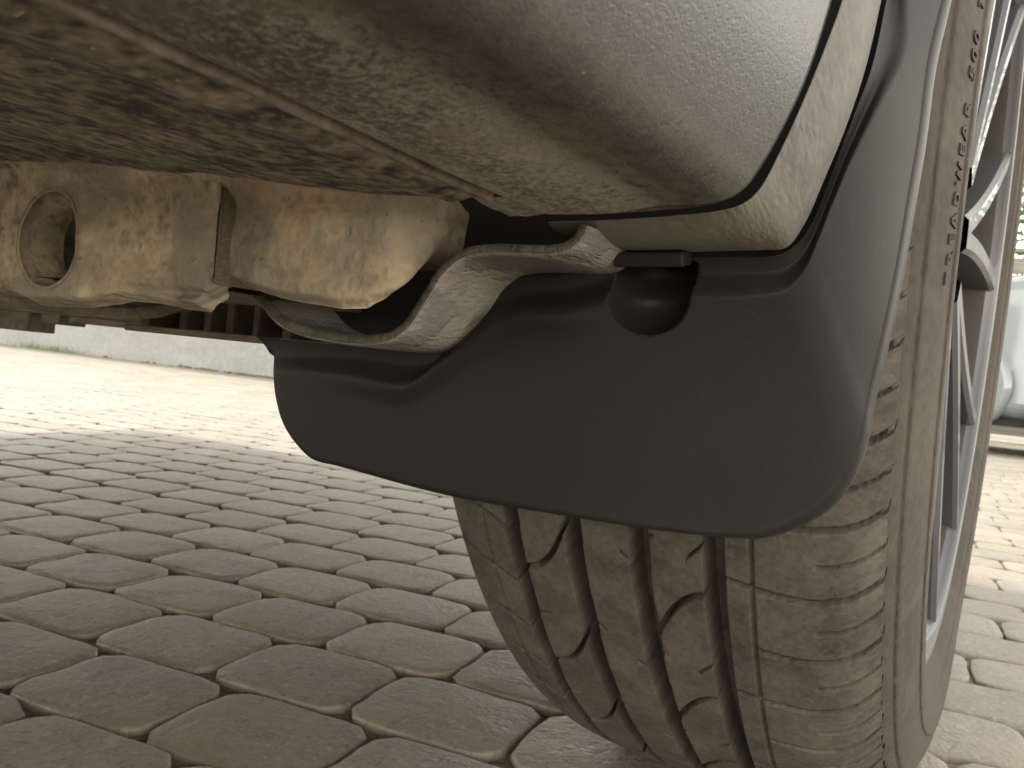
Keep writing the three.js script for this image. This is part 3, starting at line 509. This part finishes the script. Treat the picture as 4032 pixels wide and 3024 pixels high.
// ---------------------------------------------------------------- front wheel
const XM = -0.109, wheel = part('wheel', car, [XM, 0.322, -0.58]);
wheel.rotation.set(0, -0.009, -0.020);
const R = 0.332;
{
  // half profile of the tread crown: radius at offset x from the centre plane
  const prof = [[-0.0785, 0.318], [-0.072, 0.3242], [-0.062, 0.3282], [-0.045, 0.3308], [0, 0.332], [0.045, 0.3308], [0.062, 0.3282], [0.072, 0.3242], [0.0785, 0.318]];
  const SXF = (x) => (x > 0 ? 1.02 : 1.09);
  const rad = (x) => { const t = Math.abs(x) / SXF(x); const s = [[0, 0.332], [0.045, 0.3308], [0.062, 0.3280], [0.072, 0.3240], [0.0785, 0.3175], [0.083, 0.310]]; for (let i = 0; i < s.length - 1; i++) if (t <= s[i + 1][0]) { const k = (t - s[i][0]) / (s[i + 1][0] - s[i][0]); return mix(s[i][1], s[i + 1][1], k); } return 0.31; };
  const radS = (x) => (rad(x - 0.003) + rad(x - 0.0015) + rad(x) + rad(x + 0.0015) + rad(x + 0.003)) / 5;
  const cut = (d, w) => 1 - ss(w * 0.5 - 0.0003, w * 0.5 + 0.00035, Math.abs(d));
  const G = [[-0.050, 0.0058], [-0.0255, 0.0064], [-0.0010, 0.0074], [0.0275, 0.0078]];
  // relief depth at arc length s (down the tyre) and offset x
  const depth = (s, xx) => { const x = xx / SXF(xx) - 0.0062 * (1 - ss(0.0, 0.075, xx)) * ss(-0.085, -0.055, xx);
    let d = 0; const put = (q) => { if (q > d) d = q; };
    const wig = 0.00025 * Math.sin(s * 2 * Math.PI / 0.046);
    for (const [gx, w] of G) put(0.0115 * cut(x - gx - wig * (gx < 0.02 ? 1 : 0.3), w));
    put(0.0016 * cut(x - 0.0415, 0.0016)); put(0.0008 * cut(x + 0.0625, 0.0008));
    const near = (p, off, f) => { const q = s - off - f; return q - p * Math.round(q / p); };
    const PI2 = 0.058;
    if (x > 0.0275) {
      const w = clamp((x - 0.0415) / 0.042), f = 0.0032 * Math.sin(Math.PI * Math.min(1, w * 1.25) * 0.8) - 0.075 * Math.pow(clamp(w - 0.74), 2);
      put(0.0060 * cut(near(PI2, 0.004, f + (x < 0.0415 ? -0.0025 * (0.0415 - x) / 0.014 : 0)), x < 0.0415 ? 0.0013 : mix(0.0015, 0.0022, w)));
      if (x > 0.0425) put(0.0060 * cut(near(PI2, 0.033, f), mix(0.0012, 0.0022, w)));
      if (x > 0.0625) put(0.0040 * cut(near(PI2 / 2, 0.0185, f), 0.0011));
    } else if (x > -0.0010) {
      const u = clamp((x + 0.001) / 0.0285);
      put(0.0068 * cut(near(PI2, 0.012, 0.034 * Math.pow(1 - u, 2.4)) * (0.35 + 0.65 * u), 0.0023));
      if (u > 0.62) put(0.0040 * cut(near(PI2, 0.044, 0.030 * (1 - u)), 0.0012));
      if (u < 0.2) put(0.0040 * cut(near(PI2, 0.050, -0.3 * (x + 0.001)) , 0.0014));
    } else if (x > -0.0255) {
      if (x < -0.0185) put(0.0040 * cut(near(PI2, 0.036, 1.3 * (x + 0.0255)), 0.0012));
      if (x > -0.0085) put(0.0040 * cut(near(PI2, 0.008, 1.1 * (x + 0.001)), 0.0012));
    } else if (x > -0.050) {
      const u = clamp((x + 0.050) / 0.0245);
      put(0.0068 * cut(near(PI2, 0.020, -0.036 * Math.pow(u, 2.4)) * (1 - 0.6 * u), 0.0021));
      if (u < 0.35) put(0.0040 * cut(near(PI2, 0.046, -0.15 * (x + 0.05)), 0.0012));
    } else {
      put(0.0052 * cut(near(PI2 / 2, 0.004, 0.55 * (x + 0.050)), 0.0015));
    }
    return d;
  };
  // dense part facing the camera; phi = 0 at the contact, growing up the rear of the wheel
  const xs = []; for (let i = 0; i <= 400; i++) xs.push(mix(-0.0888, 0.0828, i / 400));
  const P0 = -0.12, P1 = 1.78, NP = 920;
  const tread = (xs, n, p0, p1, fine) => grid(xs.length - 1, n, (u, v, i) => {
    const x = xs[i], ph = mix(p0, p1, v), s = -ph * R, dp = fine ? depth(s, x) : (Math.max(...G.map(([gx, w]) => 0.0092 * cut(x / SXF(x) - gx, w)))), r = radS(x) - dp;
    let y = -Math.cos(ph) * r; const flatY = -0.3205 - dp * -1; if (y < flatY) y = flatY + 0.0;
    return [x, y, Math.sin(ph) * r];
  }, (u, v, q) => [q[0], mix(p0, p1, v) * R], xs);
  const g1 = tread(xs, NP, P0, P1, true);
  const xc = []; for (let i = 0; i <= 90; i++) xc.push(mix(-0.0888, 0.0828, i / 90));
  const g2 = tread(xc, 130, P1, 2 * Math.PI + P0, false);
  // sidewalls
  const out = [[0.0828, 0.3112], [0.0815, 0.3136], [0.0798, 0.3132], [0.0772, 0.3118], [0.0774, 0.3106], [0.0804, 0.3092], [0.0826, 0.3062], [0.0842, 0.3030], [0.0848, 0.3014], [0.0860, 0.3006], [0.0876, 0.2960], [0.0892, 0.2905], [0.0902, 0.2855], [0.0908, 0.2800], [0.0910, 0.2792], [0.0917, 0.2786], [0.0919, 0.2740], [0.0915, 0.2670], [0.0903, 0.2605], [0.0895, 0.2598], [0.0880, 0.2550], [0.0850, 0.2505], [0.0820, 0.2465], [0.078, 0.243]];
  const sc = curve(out.map((p) => [p[0], p[1], 0]));
  const sideG = (sg) => grid(360, 110, (u, v) => {
    const a = u * 2 * Math.PI, p = sc.getPoint(v); let x = p.x, r = p.y;
    const sh = ss(0.302, 0.309, r);
    if (sh > 0) { const q = a * 0.315, m = q - 0.029 * Math.round(q / 0.029); x -= 0.0007 * sh * ss(0.0075, 0.0068, Math.abs(m)); }
    let y = -Math.cos(a) * r; if (y < -0.3205) y = -0.3205; const sq = ss(-0.24, -0.32, y); 
    return [sg * (x + (sg < 0 ? 0.006 : 0) + 0.004 * sq * ss(0.31, 0.27, r)), y, Math.sin(a) * r];
  }, (u, v) => [u * 2.0, v * 0.11]);
  mesh('tyre', join([g1, g2]), M.rubber, wheel);
  mesh('sidewall', sideG(1), M.side, wheel); mesh('sidewall', sideG(-1), M.side, wheel);
}
{ // raised sidewall lettering, in a darker rubber tone than the sidewall
  const font = await new FontLoader().loadAsync('fonts/droid/droid_sans_bold.typeface.json');
  const put = (text, r0, a0, size, gap, list) => {
    let a = a0;
    for (const ch of text) {
      if (ch === ' ') { a += gap * 0.75 / r0; continue; }
      const g = new TextGeometry(ch, { font, size, depth: 0.0006, curveSegments: 3, bevelEnabled: false }); g.computeBoundingBox(); const w = g.boundingBox.max.x;
      const p = g.attributes.position, q = new Float32Array(p.count * 3);
      for (let i = 0; i < p.count; i++) {
        const X = p.getX(i), Y = p.getY(i), Z = p.getZ(i), rr = r0 + Y, an = a + X / r0;      // runs upwards on the rear half of the wheel
        const tb = [[0.2800, 0.0908], [0.2855, 0.0902], [0.2905, 0.0892], [0.2960, 0.0876]]; let xs = tb[0][1]; for (let m = 0; m < 3; m++) if (rr >= tb[m][0]) xs = mix(tb[m][1], tb[m + 1][1], clamp((rr - tb[m][0]) / (tb[m + 1][0] - tb[m][0]))); xs += 0.0001;
        q[i * 3] = xs + Z; q[i * 3 + 1] = Math.sin(an) * rr; q[i * 3 + 2] = Math.cos(an) * rr;
      }
      g.setAttribute('position', new THREE.BufferAttribute(q, 3)); g.computeVertexNormals(); list.push(g); a += (w + gap * 0.22) / r0;
    }
  };
  const l = [];
  put('TREADWEAR 500 TRACTION A TEMPERATURE A', 0.2835, -0.225, 0.0054, 0.0066, l);
  mesh('tyre_lettering', join(l), M.letterRubber, wheel);
}
{ // alloy rim
  const barrel = [[0.0810, 0.2495], [0.0838, 0.2475], [0.0836, 0.2440], [0.0810, 0.2415], [0.0780, 0.2400], [0.072, 0.2360], [0.055, 0.2300], [0.0, 0.2200], [-0.07, 0.2180], [-0.085, 0.235]];
  const bc = curve(barrel.map((p) => [p[0], p[1], 0]));
  const ringOf = (a, b) => grid(160, 24, (u, v) => { const t = u * 2 * Math.PI, p = bc.getPoint(mix(a, b, v)); return [p.x, Math.sin(t) * p.y, Math.cos(t) * p.y]; }, null);
  mesh('rim_lip', ringOf(0, 4.5 / 9), M.rim, wheel); mesh('rim_barrel', ringOf(4.5 / 9, 1), M.rimDark, wheel);
  const spoke = (a0, da) => {                          // from hub to rim, faceted section, machined outer face
    const s = new THREE.Shape(); s.moveTo(-0.015, 0); s.lineTo(0.015, 0); s.lineTo(0.011, 0.026); s.lineTo(-0.011, 0.026); s.closePath();
    const n = 14, pos = [], idx = [], sec = [[-0.0068, -0.034], [0.0068, -0.034], [0.0070, -0.003], [0.0045, 0.0], [-0.0045, 0.0], [-0.0070, -0.003]];
    for (let k = 0; k <= n; k++) {
      const t = k / n, r = mix(0.045, 0.243, t), a = a0 + da * t, x = 0.071 + 0.0105 * t, wd = mix(1.15, 0.85, t);
      for (const [q, h] of sec) { const cy = Math.sin(a) * r + Math.cos(a) * q * wd, cz = Math.cos(a) * r - Math.sin(a) * q * wd; pos.push(x + h, cy, cz); }
    }
    for (let k = 0; k < n; k++) for (let i = 0; i < 6; i++) { const a = k * 6 + i, b = k * 6 + (i + 1) % 6; idx.push(a, b, a + 6, b, b + 6, a + 6); }
    const g = new THREE.BufferGeometry(); g.setAttribute('position', new THREE.Float32BufferAttribute(pos, 3)); g.setAttribute('uv', new THREE.Float32BufferAttribute(new Float32Array(pos.length / 3 * 2), 2)); g.setIndex(idx);
    const f = g.toNonIndexed(); f.computeVertexNormals(); return f;
  };
  for (let k = 0; k < 7; k++) for (const s of [-1, 1]) mesh('spoke', spoke(k * 2 * Math.PI / 7 + 0.22 + s * 0.08, s * 0.13), M.rim, wheel);
  mesh('hub', new THREE.CylinderGeometry(0.075, 0.085, 0.05, 40).rotateZ(-Math.PI / 2).translate(0.030, 0, 0), M.rimDark, wheel);
  mesh('hub_cap', new THREE.CylinderGeometry(0.030, 0.033, 0.010, 32).rotateZ(-Math.PI / 2).translate(0.060, 0, 0), M.rimDark, wheel);
  for (let k = 0; k < 5; k++) { const a = k * 2 * Math.PI / 5; mesh('wheel_nut', new THREE.CylinderGeometry(0.009, 0.010, 0.016, 6).rotateZ(-Math.PI / 2).translate(0.055, Math.sin(a) * 0.052, Math.cos(a) * 0.052), M.rimDark, wheel); }
  mesh('brake_disc', new THREE.CylinderGeometry(0.145, 0.145, 0.022, 48).rotateZ(Math.PI / 2).translate(0.0, 0, 0), M.rimDark, wheel);
}
{ // left front wheel, out of the frame
  const w = part('wheel', car, [-1.72, 0.322, -0.58]);
  const pr = [[-0.08, 0.24], [-0.095, 0.28], [-0.08, 0.316], [-0.06, 0.329], [0, 0.332], [0.06, 0.329], [0.08, 0.316], [0.095, 0.28], [0.08, 0.24]], c = curve(pr.map((p) => [p[0], p[1], 0]));
  mesh('tyre', grid(90, 30, (u, v) => { const a = u * 2 * Math.PI, p = c.getPoint(v); return [p.x, Math.max(-0.3205, Math.sin(a) * p.y), Math.cos(a) * p.y]; }, (u, v) => [v * 0.3, u * 2]), M.rubber, w);
  mesh('rim', new THREE.CylinderGeometry(0.243, 0.243, 0.15, 48).rotateZ(Math.PI / 2), M.rimDark, w);
}
{
  const g = new THREE.IcosahedronGeometry(0.0045, 2), p = g.attributes.position; for (let i = 0; i < p.count; i++) { const k = 1 + 0.25 * n3(p.getX(i) * 300, p.getY(i) * 300, p.getZ(i) * 300); p.setXYZ(i, p.getX(i) * k * 1.2, p.getY(i) * k * 0.8, p.getZ(i) * k); } g.computeVertexNormals();
  const o = mesh('pebble', g, M.stone); o.position.set(-0.534, 0.003, -0.316); o.userData = { label: 'small pale pebble lying on the paving at the left edge', category: 'pebble' };
}
renderer.render(scene, camera);
